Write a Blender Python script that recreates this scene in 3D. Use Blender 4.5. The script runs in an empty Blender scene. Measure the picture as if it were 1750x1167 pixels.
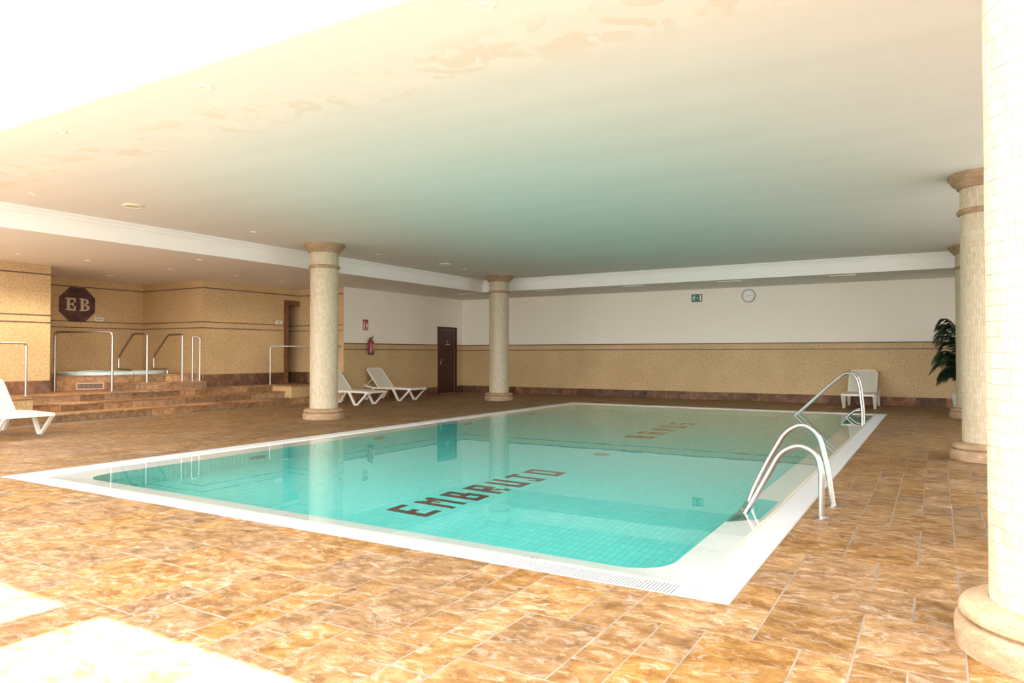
import bpy, math, random
from mathutils import Vector, Matrix
random.seed(7)
PI = math.pi
C = bpy.context.scene.collection
SC = bpy.context.scene

# ------------------------------------------------------------------ camera, world, sun, exposure
EYE = Vector((0, 0, 1.25)); FPX = 1224.18
cam_d = bpy.data.cameras.new('camera'); cam = bpy.data.objects.new('camera', cam_d); C.objects.link(cam)
cam_d.sensor_width = 36.0; cam_d.lens = FPX * 36.0 / 1750.0; cam_d.clip_start = 0.05; cam_d.clip_end = 300
cam.location = EYE; cam.rotation_euler = (PI / 2 + 0.017931, 0, 0.53573)
SC.camera = cam

w = bpy.data.worlds.new('sky'); SC.world = w; w.use_nodes = True
w.node_tree.nodes['Background'].inputs[0].default_value = (1.0, 0.985, 0.965, 1)
w.node_tree.nodes['Background'].inputs[1].default_value = 6.0
sun_d = bpy.data.lights.new('sun', 'SUN'); sun_d.energy = 46.0; sun_d.angle = math.radians(0.6); sun_d.color = (1.0, 0.97, 0.93)
sun = bpy.data.objects.new('sun', sun_d); C.objects.link(sun)
SUN_DIR = Vector((0, -1.43, -5.0)).normalized()          # light travels over the roof towards the terrace
sun.rotation_euler = SUN_DIR.to_track_quat('-Z', 'Y').to_euler()
vs = SC.view_settings
vs.view_transform = 'Standard'; vs.look = 'None'; vs.gamma = 1.0; vs.use_curve_mapping = False
vs.exposure = 0.24
SC.cycles.max_bounces = 14; SC.cycles.diffuse_bounces = 9; SC.cycles.glossy_bounces = 6; SC.cycles.transmission_bounces = 8
SC.cycles.sample_clamp_indirect = 8.0

# ------------------------------------------------------------------ helpers
def tag(o, label=None, cat=None, group=None, kind=None):
    if label: o['label'] = label
    if cat: o['category'] = cat
    if group: o['group'] = group
    if kind: o['kind'] = kind
    return o
def empty(name, loc=(0, 0, 0), rz=0.0, label=None, cat=None, group=None, kind=None, parent=None):
    o = bpy.data.objects.new(name, None); C.objects.link(o); o.empty_display_size = 0.1
    o.location = loc; o.rotation_euler = (0, 0, rz)
    if parent: o.parent = parent
    return tag(o, label, cat, group, kind)

class MB:
    """collects geometry, then links it as ONE mesh object"""
    def __init__(s): s.v = []; s.f = []; s.r = []; s.cur = 0.5
    def quad(s, *idx): s.f.append(tuple(idx)); s.r.append(s.cur)
    def add(s, vs, fs):
        n = len(s.v); s.v.extend([tuple(p) for p in vs])
        for f in fs: s.f.append(tuple(i + n for i in f)); s.r.append(s.cur)
        return s
    def box(s, a, b, bottom=True):
        x0, y0, z0 = [min(p, q) for p, q in zip(a, b)]; x1, y1, z1 = [max(p, q) for p, q in zip(a, b)]
        vs = [(x0, y0, z0), (x1, y0, z0), (x1, y1, z0), (x0, y1, z0), (x0, y0, z1), (x1, y0, z1), (x1, y1, z1), (x0, y1, z1)]
        fs = [(4, 5, 6, 7), (0, 1, 5, 4), (1, 2, 6, 5), (2, 3, 7, 6), (3, 0, 4, 7)]
        if bottom: fs.append((3, 2, 1, 0))
        return s.add(vs, fs)
    def bbox(s, a, b, c, bottom=True):
        """box whose top edges are chamfered by c"""
        x0, y0, z0 = [min(p, q) for p, q in zip(a, b)]; x1, y1, z1 = [max(p, q) for p, q in zip(a, b)]
        vs = []
        for z, k in ((z0, 0), (z1 - c, 0), (z1, c)):
            vs += [(x0 + k, y0 + k, z), (x1 - k, y0 + k, z), (x1 - k, y1 - k, z), (x0 + k, y1 - k, z)]
        fs = [(8, 9, 10, 11)]
        for l in (0, 4):
            for i in range(4): fs.append((l + i, l + (i + 1) % 4, l + 4 + (i + 1) % 4, l + 4 + i))
        if bottom: fs.append((3, 2, 1, 0))
        return s.add(vs, fs)
    def prism(s, pts, z0, z1, axis='z', c=0.0):
        """polygon extruded; axis z: pts=(x,y); axis x: pts=(y,z) z0..z1 in x; axis y: pts=(x,z)"""
        def m(p, t):
            if axis == 'z': return (p[0], p[1], t)
            if axis == 'x': return (t, p[0], p[1])
            return (p[0], t, p[1])
        n = len(pts); vs = [m(p, z0) for p in pts] + [m(p, z1) for p in pts]
        fs = [tuple(range(n - 1, -1, -1)), tuple(range(n, 2 * n))]
        for i in range(n): fs.append((i, (i + 1) % n, n + (i + 1) % n, n + i))
        return s.add(vs, fs)
    def lathe(s, prof, cx=0, cy=0, n=40, cap=True, axis='z', cz=0):
        vs = []; fs = []
        for (r, z) in prof:
            for i in range(n):
                a = 2 * PI * i / n
                if axis == 'z': vs.append((cx + r * math.cos(a), cy + r * math.sin(a), cz + z))
                elif axis == 'y': vs.append((cx + r * math.cos(a), cy + z, cz + r * math.sin(a)))
                else: vs.append((cx + z, cy + r * math.cos(a), cz + r * math.sin(a)))
        m = len(prof)
        for j in range(m - 1):
            for i in range(n):
                fs.append((j * n + i, j * n + (i + 1) % n, (j + 1) * n + (i + 1) % n, (j + 1) * n + i))
        if cap:
            fs.append(tuple(range(n - 1, -1, -1))); fs.append(tuple(range((m - 1) * n, m * n)))
        return s.add(vs, fs)
    def tube(s, pts, r, n=10, fillet=0.0, r2=None):
        P = [Vector(p) for p in pts]
        if fillet > 0:
            Q = [P[0]]
            for i in range(1, len(P) - 1):
                a, b, c = P[i - 1], P[i], P[i + 1]
                d = min(fillet, (a - b).length * .48, (c - b).length * .48)
                u = b + (a - b).normalized() * d; v = b + (c - b).normalized() * d
                for k in range(7):
                    t = k / 6; Q.append(u * (1 - t) ** 2 + b * 2 * t * (1 - t) + v * t * t)
            Q.append(P[-1]); P = Q
        N = len(P); T = []
        for i in range(N):
            d = (P[min(i + 1, N - 1)] - P[max(i - 1, 0)])
            T.append(d.normalized())
        up = Vector((0, 0, 1)) if abs(T[0].z) < .9 else Vector((1, 0, 0))
        nrm = (up - T[0] * up.dot(T[0])).normalized(); vs = []
        for i in range(N):
            nrm = (nrm - T[i] * nrm.dot(T[i])).normalized(); bi = T[i].cross(nrm)
            rr = r if r2 is None else r + (r2 - r) * i / (N - 1)
            for k in range(n):
                a = 2 * PI * k / n; vs.append(P[i] + (nrm * math.cos(a) + bi * math.sin(a)) * rr)
        fs = [tuple(range(n - 1, -1, -1)), tuple(range((N - 1) * n, N * n))]
        for i in range(N - 1):
            for k in range(n): fs.append((i * n + k, i * n + (k + 1) % n, (i + 1) * n + (k + 1) % n, (i + 1) * n + k))
        return s.add(vs, fs)
    def bar(s, a, b, wy, th, side=(0, 1, 0)):
        """rectangular bar a->b, width wy along `side`, thickness th"""
        a = Vector(a); b = Vector(b); t = (b - a).normalized(); sd = Vector(side); sd = (sd - t * sd.dot(t)).normalized(); nn = t.cross(sd)
        vs = []
        for p in (a, b):
            for u, v in ((-1, -1), (1, -1), (1, 1), (-1, 1)): vs.append(p + sd * (u * wy / 2) + nn * (v * th / 2))
        return s.add(vs, [(3, 2, 1, 0), (4, 5, 6, 7), (0, 1, 5, 4), (1, 2, 6, 5), (2, 3, 7, 6), (3, 0, 4, 7)])
    def build(s, name, mat, parent=None, smooth=False, origin=None, kind=None, bevel=0.0):
        me = bpy.data.meshes.new(name)
        vs = s.v
        if origin is not None: vs = [(p[0] - origin[0], p[1] - origin[1], p[2] - origin[2]) for p in vs]
        me.from_pydata(vs, [], s.f)
        at = me.attributes.new('rnd', 'FLOAT', 'FACE'); at.data.foreach_set('value', s.r)
        me.materials.append(mat); me.update()
        if smooth:
            me.polygons.foreach_set('use_smooth', [True] * len(me.polygons))
            me.set_sharp_from_angle(angle=math.radians(40))
        o = bpy.data.objects.new(name, me); C.objects.link(o)
        if origin is not None: o.location = origin
        if parent: o.parent = parent
        if kind: o['kind'] = kind
        if bevel > 0:
            b = o.modifiers.new('bevel', 'BEVEL'); b.width = bevel; b.segments = 2; b.limit_method = 'ANGLE'; b.angle_limit = math.radians(40)
        return o
def lnk(me, name, parent, loc=(0, 0, 0), rot=None):
    o = bpy.data.objects.new(name, me); C.objects.link(o); o.parent = parent; o.location = loc
    if rot: o.rotation_euler = rot
    return o
def copy_tree(o, parent=None):
    c = o.copy(); C.objects.link(c)
    if parent: c.parent = parent
    for ch in list(o.children): copy_tree(ch, c)
    return c
def text_mb(s, size, M, depth=0.002):
    """flat lettering as a mesh builder, placed by matrix M (x right, y up of the text)"""
    cu = bpy.data.curves.new('t', 'FONT'); cu.body = s; cu.size = size; cu.extrude = depth / 2; cu.align_x = 'CENTER'; cu.align_y = 'CENTER'; cu.resolution_u = 3
    ob = bpy.data.objects.new('t', cu); C.objects.link(ob)
    bpy.context.view_layer.update()
    me = bpy.data.meshes.new_from_object(ob.evaluated_get(bpy.context.evaluated_depsgraph_get()))
    m = MB(); m.add([M @ v.co for v in me.vertices], [tuple(p.vertices) for p in me.polygons])
    bpy.data.objects.remove(ob); bpy.data.curves.remove(cu); bpy.data.meshes.remove(me)
    return m

# ------------------------------------------------------------------ materials
def mat(name):
    m = bpy.data.materials.new(name); m.use_nodes = True
    nt = m.node_tree; b = nt.nodes['Principled BSDF']
    return m, nt, b
def N(nt, t, **k):
    n = nt.nodes.new(t)
    for a, v in k.items(): setattr(n, a, v)
    return n
def plain(name, col, rough=0.5, metal=0.0, var=0.0, scale=20, spec=None, bump=0.0):
    m, nt, b = mat(name); b.inputs['Roughness'].default_value = rough; b.inputs['Metallic'].default_value = metal
    if spec is not None: b.inputs['Specular IOR Level'].default_value = spec
    tc = N(nt, 'ShaderNodeTexCoord'); no = N(nt, 'ShaderNodeTexNoise'); no.inputs['Scale'].default_value = scale; no.inputs['Detail'].default_value = 4
    nt.links.new(tc.outputs['Object'], no.inputs['Vector'])
    mx = N(nt, 'ShaderNodeMix', data_type='RGBA'); mx.inputs[6].default_value = (*[c * (1 - var) for c in col], 1); mx.inputs[7].default_value = (*[min(1, c * (1 + var)) for c in col], 1)
    nt.links.new(no.outputs['Fac'], mx.inputs[0]); nt.links.new(mx.outputs[2], b.inputs['Base Color'])
    if bump:
        bp = N(nt, 'ShaderNodeBump'); bp.inputs['Strength'].default_value = bump; bp.inputs['Distance'].default_value = .01
        nt.links.new(no.outputs['Fac'], bp.inputs['Height']); nt.links.new(bp.outputs[0], b.inputs['Normal'])
    return m
def ramp(nt, stops):
    r = N(nt, 'ShaderNodeValToRGB'); e = r.color_ramp.elements
    while len(e) < len(stops): e.new(0.5)
    for i, (p, c) in enumerate(stops): e[i].position = p; e[i].color = (*c, 1)
    return r
def stone(name, stops, cream, rough=0.5, stretch=(1, 2.2, 1), scale=2.2, cream_at=(0.56, 0.68), vary=0.30, cream_amt=0.75, bump=0.25):
    """travertine: soft cloudy browns, pale mineral streaks, a tone of its own for each piece"""
    m, nt, b = mat(name); L = nt.links.new
    tc = N(nt, 'ShaderNodeTexCoord'); at = N(nt, 'ShaderNodeAttribute'); at.attribute_name = 'rnd'
    mu = N(nt, 'ShaderNodeMath', operation='MULTIPLY'); mu.inputs[1].default_value = 37.0; L(at.outputs['Fac'], mu.inputs[0])
    cb = N(nt, 'ShaderNodeCombineXYZ'); L(mu.outputs[0], cb.inputs[0]); L(mu.outputs[0], cb.inputs[2])
    va = N(nt, 'ShaderNodeVectorMath', operation='ADD'); geo = N(nt, 'ShaderNodeNewGeometry'); L(geo.outputs['Position'], va.inputs[0]); L(cb.outputs[0], va.inputs[1])
    mp = N(nt, 'ShaderNodeMapping'); mp.inputs['Scale'].default_value = stretch; L(va.outputs[0], mp.inputs['Vector'])
    n1 = N(nt, 'ShaderNodeTexNoise'); n1.inputs['Scale'].default_value = scale; n1.inputs['Detail'].default_value = 9; n1.inputs['Roughness'].default_value = .66; n1.inputs['Distortion'].default_value = .5
    L(mp.outputs[0], n1.inputs['Vector'])
    r1 = ramp(nt, stops); L(n1.outputs['Fac'], r1.inputs[0])
    n2 = N(nt, 'ShaderNodeTexNoise'); n2.inputs['Scale'].default_value = scale * 1.5; n2.inputs['Detail'].default_value = 12; n2.inputs['Roughness'].default_value = .72; n2.inputs['Distortion'].default_value = .9
    va2 = N(nt, 'ShaderNodeVectorMath', operation='ADD'); va2.inputs[1].default_value = (11.3, 5.1, 2.7); L(mp.outputs[0], va2.inputs[0]); L(va2.outputs[0], n2.inputs['Vector'])
    r2 = ramp(nt, [(cream_at[0], (0, 0, 0)), (cream_at[1], (cream_amt,) * 3)]); L(n2.outputs['Fac'], r2.inputs[0])
    mx = N(nt, 'ShaderNodeMix', data_type='RGBA'); L(r2.outputs[0], mx.inputs[0]); L(r1.outputs[0], mx.inputs[6]); mx.inputs[7].default_value = (*cream, 1)
    # dark pits
    n3 = N(nt, 'ShaderNodeTexNoise'); n3.inputs['Scale'].default_value = scale * 16; n3.inputs['Detail'].default_value = 3; L(mp.outputs[0], n3.inputs['Vector'])
    r3 = ramp(nt, [(.30, (.55, .5, .45)), (.42, (1, 1, 1))]); L(n3.outputs['Fac'], r3.inputs[0])
    m3 = N(nt, 'ShaderNodeMix', data_type='RGBA', blend_type='MULTIPLY'); m3.inputs[0].default_value = .8; L(mx.outputs[2], m3.inputs[6]); L(r3.outputs[0], m3.inputs[7])
    hs = N(nt, 'ShaderNodeHueSaturation')
    mr = N(nt, 'ShaderNodeMapRange'); mr.inputs['To Min'].default_value = 1 - vary; mr.inputs['To Max'].default_value = 1 + vary; L(at.outputs['Fac'], mr.inputs[0]); L(mr.outputs[0], hs.inputs['Value'])
    wn = N(nt, 'ShaderNodeTexWhiteNoise', noise_dimensions='1D'); L(mu.outputs[0], wn.inputs['W'])
    ms = N(nt, 'ShaderNodeMapRange'); ms.inputs['To Min'].default_value = .92; ms.inputs['To Max'].default_value = 1.10; L(wn.outputs['Value'], ms.inputs[0]); L(ms.outputs[0], hs.inputs['Saturation'])
    L(m3.outputs[2], hs.inputs['Color']); L(hs.outputs[0], b.inputs['Base Color'])
    b.inputs['Roughness'].default_value = rough; b.inputs['Specular IOR Level'].default_value = .22
    bp = N(nt, 'ShaderNodeBump'); bp.inputs['Strength'].default_value = bump; bp.inputs['Distance'].default_value = .006
    L(n2.outputs['Fac'], bp.inputs['Height']); L(bp.outputs[0], b.inputs['Normal'])
    return m
def mosaic_wall(name, cols, size=(0.024, 0.024)):
    m, nt, b = mat(name); L = nt.links.new
    geo = N(nt, 'ShaderNodeNewGeometry'); sp = N(nt, 'ShaderNodeSeparateXYZ'); L(geo.outputs['Position'], sp.inputs[0])
    ad = N(nt, 'ShaderNodeMath', operation='ADD'); L(sp.outputs[0], ad.inputs[0]); L(sp.outputs[1], ad.inputs[1])
    cb = N(nt, 'ShaderNodeCombineXYZ'); L(ad.outputs[0], cb.inputs[0]); L(sp.outputs[2], cb.inputs[1])
    br = N(nt, 'ShaderNodeTexBrick'); br.offset = .37; br.inputs['Scale'].default_value = 1.0
    br.inputs['Brick Width'].default_value = size[0]; br.inputs['Row Height'].default_value = size[1]; br.inputs['Mortar Size'].default_value = .0016
    br.inputs['Color1'].default_value = (*cols[0], 1); br.inputs['Color2'].default_value = (*cols[1], 1); br.inputs['Mortar'].default_value = (*cols[2], 1)
    L(cb.outputs[0], br.inputs['Vector'])
    no = N(nt, 'ShaderNodeTexNoise'); no.inputs['Scale'].default_value = 26; no.inputs['Detail'].default_value = 5; no.inputs['Roughness'].default_value = .75; L(cb.outputs[0], no.inputs['Vector'])
    r = ramp(nt, [(.36, (.72, .68, .62)), (.62, (1.1, 1.1, 1.08))]); L(no.outputs['Fac'], r.inputs[0])
    n2 = N(nt, 'ShaderNodeTexNoise'); n2.inputs['Scale'].default_value = 1.1; n2.inputs['Detail'].default_value = 3; L(cb.outputs[0], n2.inputs['Vector'])
    r2 = ramp(nt, [(.3, (.90, .88, .86)), (.7, (1.05, 1.05, 1.05))]); L(n2.outputs['Fac'], r2.inputs[0])
    a = N(nt, 'ShaderNodeMix', data_type='RGBA', blend_type='MULTIPLY'); a.inputs[0].default_value = 1; L(br.outputs['Color'], a.inputs[6]); L(r.outputs[0], a.inputs[7])
    c = N(nt, 'ShaderNodeMix', data_type='RGBA', blend_type='MULTIPLY'); c.inputs[0].default_value = 1; L(a.outputs[2], c.inputs[6]); L(r2.outputs[0], c.inputs[7])
    L(c.outputs[2], b.inputs['Base Color']); b.inputs['Roughness'].default_value = .6
    bp = N(nt, 'ShaderNodeBump'); bp.inputs['Strength'].default_value = .3; bp.inputs['Distance'].default_value = .003; bp.invert = True
    L(br.outputs['Fac'], bp.inputs['Height']); L(bp.outputs[0], b.inputs['Normal'])
    return m
def piece(name, c0, c1, rough=.4):
    """small tiles: colour between c0 and c1 by each piece's own number"""
    m, nt, b = mat(name); L = nt.links.new
    at = N(nt, 'ShaderNodeAttribute'); at.attribute_name = 'rnd'
    r = ramp(nt, [(0.0, c0), (1.0, c1)]); L(at.outputs['Fac'], r.inputs[0])
    no = N(nt, 'ShaderNodeTexNoise'); no.inputs['Scale'].default_value = 40; tc = N(nt, 'ShaderNodeTexCoord'); L(tc.outputs['Object'], no.inputs['Vector'])
    r2 = ramp(nt, [(.3, (.93, .92, .90)), (.7, (1.03, 1.03, 1.03))]); L(no.outputs['Fac'], r2.inputs[0])
    a = N(nt, 'ShaderNodeMix', data_type='RGBA', blend_type='MULTIPLY'); a.inputs[0].default_value = 1; L(r.outputs[0], a.inputs[6]); L(r2.outputs[0], a.inputs[7])
    L(a.outputs[2], b.inputs['Base Color']); b.inputs['Roughness'].default_value = rough
    return m

M = {}
M['floor'] = stone('floor_travertine', [(.26, (.085, .040, .015)), (.42, (.172, .087, .030)), (.56, (.25, .138, .054)), (.74, (.36, .232, .115))], (.48, .39, .30), rough=.55, cream_at=(.50, .74), vary=.17, scale=6.5, stretch=(1, 1.5, 1), cream_amt=.75)
M['terrace'] = plain('grey_terrace_paving', (.088, .088, .088), .8, var=.1, scale=3)
M['grout'] = plain('grout', (.225, .175, .13), .8, var=.5, scale=5)
M['step'] = stone('step_travertine', [(.22, (.13, .065, .03)), (.45, (.33, .18, .085)), (.6, (.42, .25, .13)), (.78, (.52, .36, .2))], (.62, .49, .36), rough=.5, stretch=(1, 1, 1), scale=9, vary=.33, cream_amt=.75)
M['skirt'] = stone('dark_travertine', [(.25, (.075, .034, .02)), (.5, (.18, .088, .05)), (.75, (.30, .17, .10))], (.42, .29, .2), rough=.5, stretch=(1, 1, 1), scale=4.5, vary=.4, cream_amt=.5)
M['capital'] = stone('column_travertine', [(.25, (.25, .16, .095)), (.5, (.38, .265, .17)), (.75, (.50, .38, .27))], (.60, .50, .40), rough=.6, stretch=(1, 1, 2), scale=5, vary=.05, bump=.8)
M['strip'] = plain('brown_marble_strip', (.16, .085, .05), .45, var=.3, scale=8)
M['mosaic'] = mosaic_wall('golden_mosaic', ((.72, .52, .275), (.63, .44, .225), (.51, .37, .21)))
M['shaft'] = plain('column_grout', (.44, .34, .22), .8, var=.05)
M['coltile'] = piece('cream_column_mosaic', (.50, .405, .265), (.60, .52, .38), .45)
M['white'] = plain('white_wall_paint', (.88, .83, .725), .85, var=.015, scale=2)
M['beam'] = plain('white_beam_paint', (.91, .89, .85), .8, var=.01, scale=2)
M['facade'] = plain('white_facade', (.88, .87, .85), .9, var=.02, scale=3)
M['rim'] = piece('white_rim_tile', (.88, .87, .84), (.92, .91, .89), .3)
M['grate'] = plain('white_grate_plastic', (.46, .46, .46), .45, var=.02)
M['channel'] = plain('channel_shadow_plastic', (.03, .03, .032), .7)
M['edge'] = plain('beige_edge_strip', (.66, .50, .30), .6, var=.2, scale=15)
M['pooltile'] = piece('aqua_pool_mosaic', (.15, .84, .80), (.20, .91, .88), .35)
M['poolgrout'] = plain('aqua_grout', (.12, .66, .62), .7)
M['letter'] = piece('brown_pool_mosaic', (.13, .068, .045), (.18, .10, .07), .4)
M['steel'] = plain('brushed_steel', (.50, .465, .43), .3, metal=1.0, var=.04, scale=50)
M['resin'] = plain('cream_resin', (.80, .76, .67), .45, var=.03)
M['sling'] = plain('pale_grey_beige_sling', (.66, .63, .53), .7, var=.05, scale=120, bump=.2)
M['wood'] = plain('dark_mahogany', (.055, .014, .009), .4, var=.35, scale=6)
M['marble'] = stone('purple_brown_marble', [(.3, (.05, .028, .028)), (.55, (.12, .06, .055)), (.75, (.19, .12, .10))], (.25, .18, .15), rough=.35, stretch=(1, 1, 1), scale=4, vary=.1, cream_amt=.4)
M['cream_inlay'] = plain('cream_inlay', (.62, .50, .33), .55, var=.06)
M['red'] = plain('extinguisher_red', (.36, .012, .012), .3)
M['black'] = plain('black_rubber', (.02, .02, .02), .5)
M['signred'] = plain('sign_red', (.42, .02, .02), .5)
M['signwhite'] = plain('sign_white', (.80, .80, .78), .5)
M['signgreen'] = plain('sign_green', (.012, .16, .09), .45)
M['signframe'] = plain('sign_frame_bronze', (.30, .20, .09), .5)
M['grey'] = plain('grey_metal', (.34, .34, .32), .4, metal=.4)
M['face'] = plain('clock_face', (.85, .85, .82), .5, var=.02)
M['plate'] = plain('plate_white', (.82, .80, .74), .5)
M['ink'] = plain('ink_grey', (.25, .22, .2), .6)
M['bulb'] = plain('frosted_lamp_glass', (.95, .90, .78), .4)
M['lampring'] = plain('lamp_ring_cream', (.83, .78, .66), .4)
M['speaker'] = plain('speaker_grille_cream', (.72, .63, .40), .6)
M['pink'] = plain('vent_frame_pinkish', (.62, .40, .30), .5, var=.05)
M['dark'] = plain('vent_dark', (.03, .025, .02), .8)
M['tub'] = plain('pale_aqua_acrylic', (.62, .80, .80), .3, var=.03)
M['leaf'] = plain('dark_palm_leaf', (.012, .035, .014), .55, var=.4, scale=3)
M['leaf2'] = plain('fresh_palm_leaf', (.09, .16, .03), .5, var=.3, scale=3)
M['stem'] = plain('palm_stem', (.06, .07, .03), .6, var=.3)
M['soil'] = plain('potting_soil', (.04, .028, .018), .95, var=.4, scale=40, bump=.5)
M['pot'] = plain('white_pot', (.78, .76, .70), .4, var=.02)
M['darkteal'] = plain('pool_drain_teal', (.03, .36, .36), .5)
M['tan'] = plain('drain_cover_tan', (.26, .25, .14), .5)
M['mat'] = plain('door_mat_brown', (.10, .065, .04), .95, var=.3, scale=60)
# ceiling: white paint with patches of flaked and re-rolled paint near the open front
def ceiling_mat():
    m, nt, b = mat('ceiling_paint'); L = nt.links.new
    geo = N(nt, 'ShaderNodeNewGeometry'); sp = N(nt, 'ShaderNodeSeparateXYZ'); L(geo.outputs['Position'], sp.inputs[0])
    no = N(nt, 'ShaderNodeTexNoise'); no.inputs['Scale'].default_value = 2.3; no.inputs['Detail'].default_value = 5; no.inputs['Roughness'].default_value = .5; no.inputs['Distortion'].default_value = 1.2
    L(geo.outputs['Position'], no.inputs['Vector'])
    r = ramp(nt, [(.49, (0, 0, 0)), (.515, (1, 1, 1))]); L(no.outputs['Fac'], r.inputs[0])
    mr = N(nt, 'ShaderNodeMapRange'); mr.inputs['From Min'].default_value = 3.9; mr.inputs['From Max'].default_value = 4.15; L(sp.outputs[1], mr.inputs[0])
    mr2 = N(nt, 'ShaderNodeMapRange'); mr2.inputs['From Min'].default_value = 4.75; mr2.inputs['From Max'].default_value = 4.45; L(sp.outputs[1], mr2.inputs[0])
    mm = N(nt, 'ShaderNodeMath', operation='MULTIPLY'); L(mr.outputs[0], mm.inputs[0]); L(mr2.outputs[0], mm.inputs[1])
    m2 = N(nt, 'ShaderNodeMath', operation='MULTIPLY'); L(mm.outputs[0], m2.inputs[0]); L(r.outputs[0], m2.inputs[1])
    n4 = N(nt, 'ShaderNodeTexNoise'); n4.inputs['Scale'].default_value = 1.1; n4.inputs['Detail'].default_value = 4
    mp = N(nt, 'ShaderNodeMapping'); mp.inputs['Scale'].default_value = (.35, 2.2, 1); L(geo.outputs['Position'], mp.inputs['Vector']); L(mp.outputs[0], n4.inputs['Vector'])
    base = ramp(nt, [(.3, (.80, .78, .745)), (.7, (.84, .82, .785))]); L(n4.outputs['Fac'], base.inputs[0])
    n5 = N(nt, 'ShaderNodeTexNoise'); n5.inputs['Scale'].default_value = 3.1; L(geo.outputs['Position'], n5.inputs['Vector'])
    pc = ramp(nt, [(.45, (.78, .73, .65)), (.55, (.85, .82, .77))]); L(n5.outputs['Fac'], pc.inputs[0])
    mx = N(nt, 'ShaderNodeMix', data_type='RGBA'); L(m2.outputs[0], mx.inputs[0]); L(base.outputs[0], mx.inputs[6]); L(pc.outputs[0], mx.inputs[7])
    L(mx.outputs[2], b.inputs['Base Color']); b.inputs['Roughness'].default_value = .85
    return m
M['ceil'] = ceiling_mat()
def water_mat():
    m, nt, b = mat('pool_water'); L = nt.links.new
    b.inputs['Base Color'].default_value = (.97, 1.0, .995, 1); b.inputs['Roughness'].default_value = 0.0; b.inputs['IOR'].default_value = 1.333
    b.inputs['Transmission Weight'].default_value = 1.0
    geo = N(nt, 'ShaderNodeNewGeometry'); no = N(nt, 'ShaderNodeTexNoise'); no.inputs['Scale'].default_value = 3.0; no.inputs['Detail'].default_value = 2
    L(geo.outputs['Position'], no.inputs['Vector'])
    bp = N(nt, 'ShaderNodeBump'); bp.inputs['Strength'].default_value = .012; bp.inputs['Distance'].default_value = .02
    L(no.outputs['Fac'], bp.inputs['Height']); L(bp.outputs[0], b.inputs['Normal'])
    return m
M['water'] = water_mat()

# ------------------------------------------------------------------ room shell
ZC, ZS = 3.40, 3.06            # main ceiling, lower soffit
PX0, PX1, PY0, PY1 = -8.24, -0.91, 3.65, 16.95      # outer edge of the pool kerb
WA, WB, WD, WE, WF = -15.55, -17.75, -15.3, -13.65, 19.75
def wallbox(name, a, b, m, **k): return MB().box(a, b).build(name, m, kind='structure')
# floor slab with the pool cut out, laid with travertine below
fl = MB()
fl.box((-20, .44, -.12), (PX0, 19.9, -.0018)); fl.box((PX1, .44, -.12), (3.6, 19.9, -.0018))
fl.box((PX0, .44, -.12), (PX1, PY0, -.0018)); fl.box((PX0, PY1, -.12), (PX1, 19.9, -.0018))
floor = fl.build('floor', M['grout'], kind='structure')
terr = MB().box((-40, -40, -.12), (30, .44, -.001)).box((3.6, .44, -.12), (30, 40, -.001)).build('floor_terrace', M['terrace'], kind='structure')
roof = MB().box((-20.2, 3.38, ZC + .002), (3.6, 3.62, 5.0)).build('wall_facade', M['facade'], kind='structure')
MB().box((-20.2, 3.62, 3.65), (3.6, 20.2, 3.9)).build('roof', M['facade'], kind='structure')
MB().box((-11.4, 3.386, ZC), (3.4, 17.56, ZC + .1)).build('ceiling', M['ceil'], kind='structure')
MB().box((-20, 3.39, ZS), (-11.4, 19.95, 3.62)).box((-11.4, 17.56, ZS), (3.4, 19.95, 3.62)).build('ceiling_lower', M['ceil'], kind='structure')
# white bulkhead faces with a stepped crown moulding
bl = MB().box((-11.4, 3.39, ZS - .004), (-11.385, 17.56, ZC)).build('trim_1', M['beam'], kind='structure')
bf = MB().box((-11.4, 17.545, ZS - .004), (3.4, 17.56, ZC)).build('trim_2', M['beam'], kind='structure')
c1 = MB(); c1.prism([(-11.385, ZC - .09), (-11.36, ZC - .085), (-11.35, ZC - .05), (-11.32, ZC - .03), (-11.31, ZC), (-11.385, ZC)], 3.39, 17.56, 'y')
c1.build('crown_moulding', M['beam'], bl)
c2 = MB(); c2.prism([(17.545, ZC - .09), (17.52, ZC - .085), (17.51, ZC - .05), (17.48, ZC - .03), (17.47, ZC), (17.545, ZC)], -11.4, 3.4, 'x')
c2.build('crown_moulding', M['beam'], bf)
MB().box((-3.76, -6, 4.75), (-3.44, 3.39, 5.0)).build('trim_3', M['facade'], kind='structure')   # terrace beam that shades the strip between the sun patches

w_a = wallbox('wall_left', (WA - .2, 3.39, 0), (WA, 7.75, ZS), M['mosaic'])
w_as = wallbox('wall_alcove_left', (-17.95, 7.55, 0), (WA - .2, 7.75, ZS), M['mosaic'])
w_b = wallbox('wall_alcove_back', (WB - .2, 7.75, 0), (WB, 11.1, ZS), M['mosaic'])
w_c = wallbox('wall_alcove_right', (WB - .2, 11.1, 0), (WD - .2, 11.3, ZS), M['mosaic'])
w_d = MB().box((WD - .2, 11.1, 0), (WD, 13.70, ZS)).box((WD - .2, 13.70, 2.62), (WD, 14.15, ZS)).build('wall_passage', M['mosaic'], kind='structure')
w_r = wallbox('wall_return', (-18.2, 14.15, 0), (WE, 14.35, ZS), M['mosaic'])
w_pb = wallbox('wall_passage_back', (-18.2, 11.3, 0), (-18.0, 14.15, ZS), M['mosaic'])
w_e = wallbox('wall_rear_left', (WE - .2, 14.165, 0), (WE + .001, 19.95, ZS), M['white'])
w_f = wallbox('wall_back', (WE, WF, 0), (3.6, WF + .2, ZS), M['white'])
RY0, RY1, RZ = 6.5, 14.5, 2.7  # unseen opening, added and sized to let fill light in from the right
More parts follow.
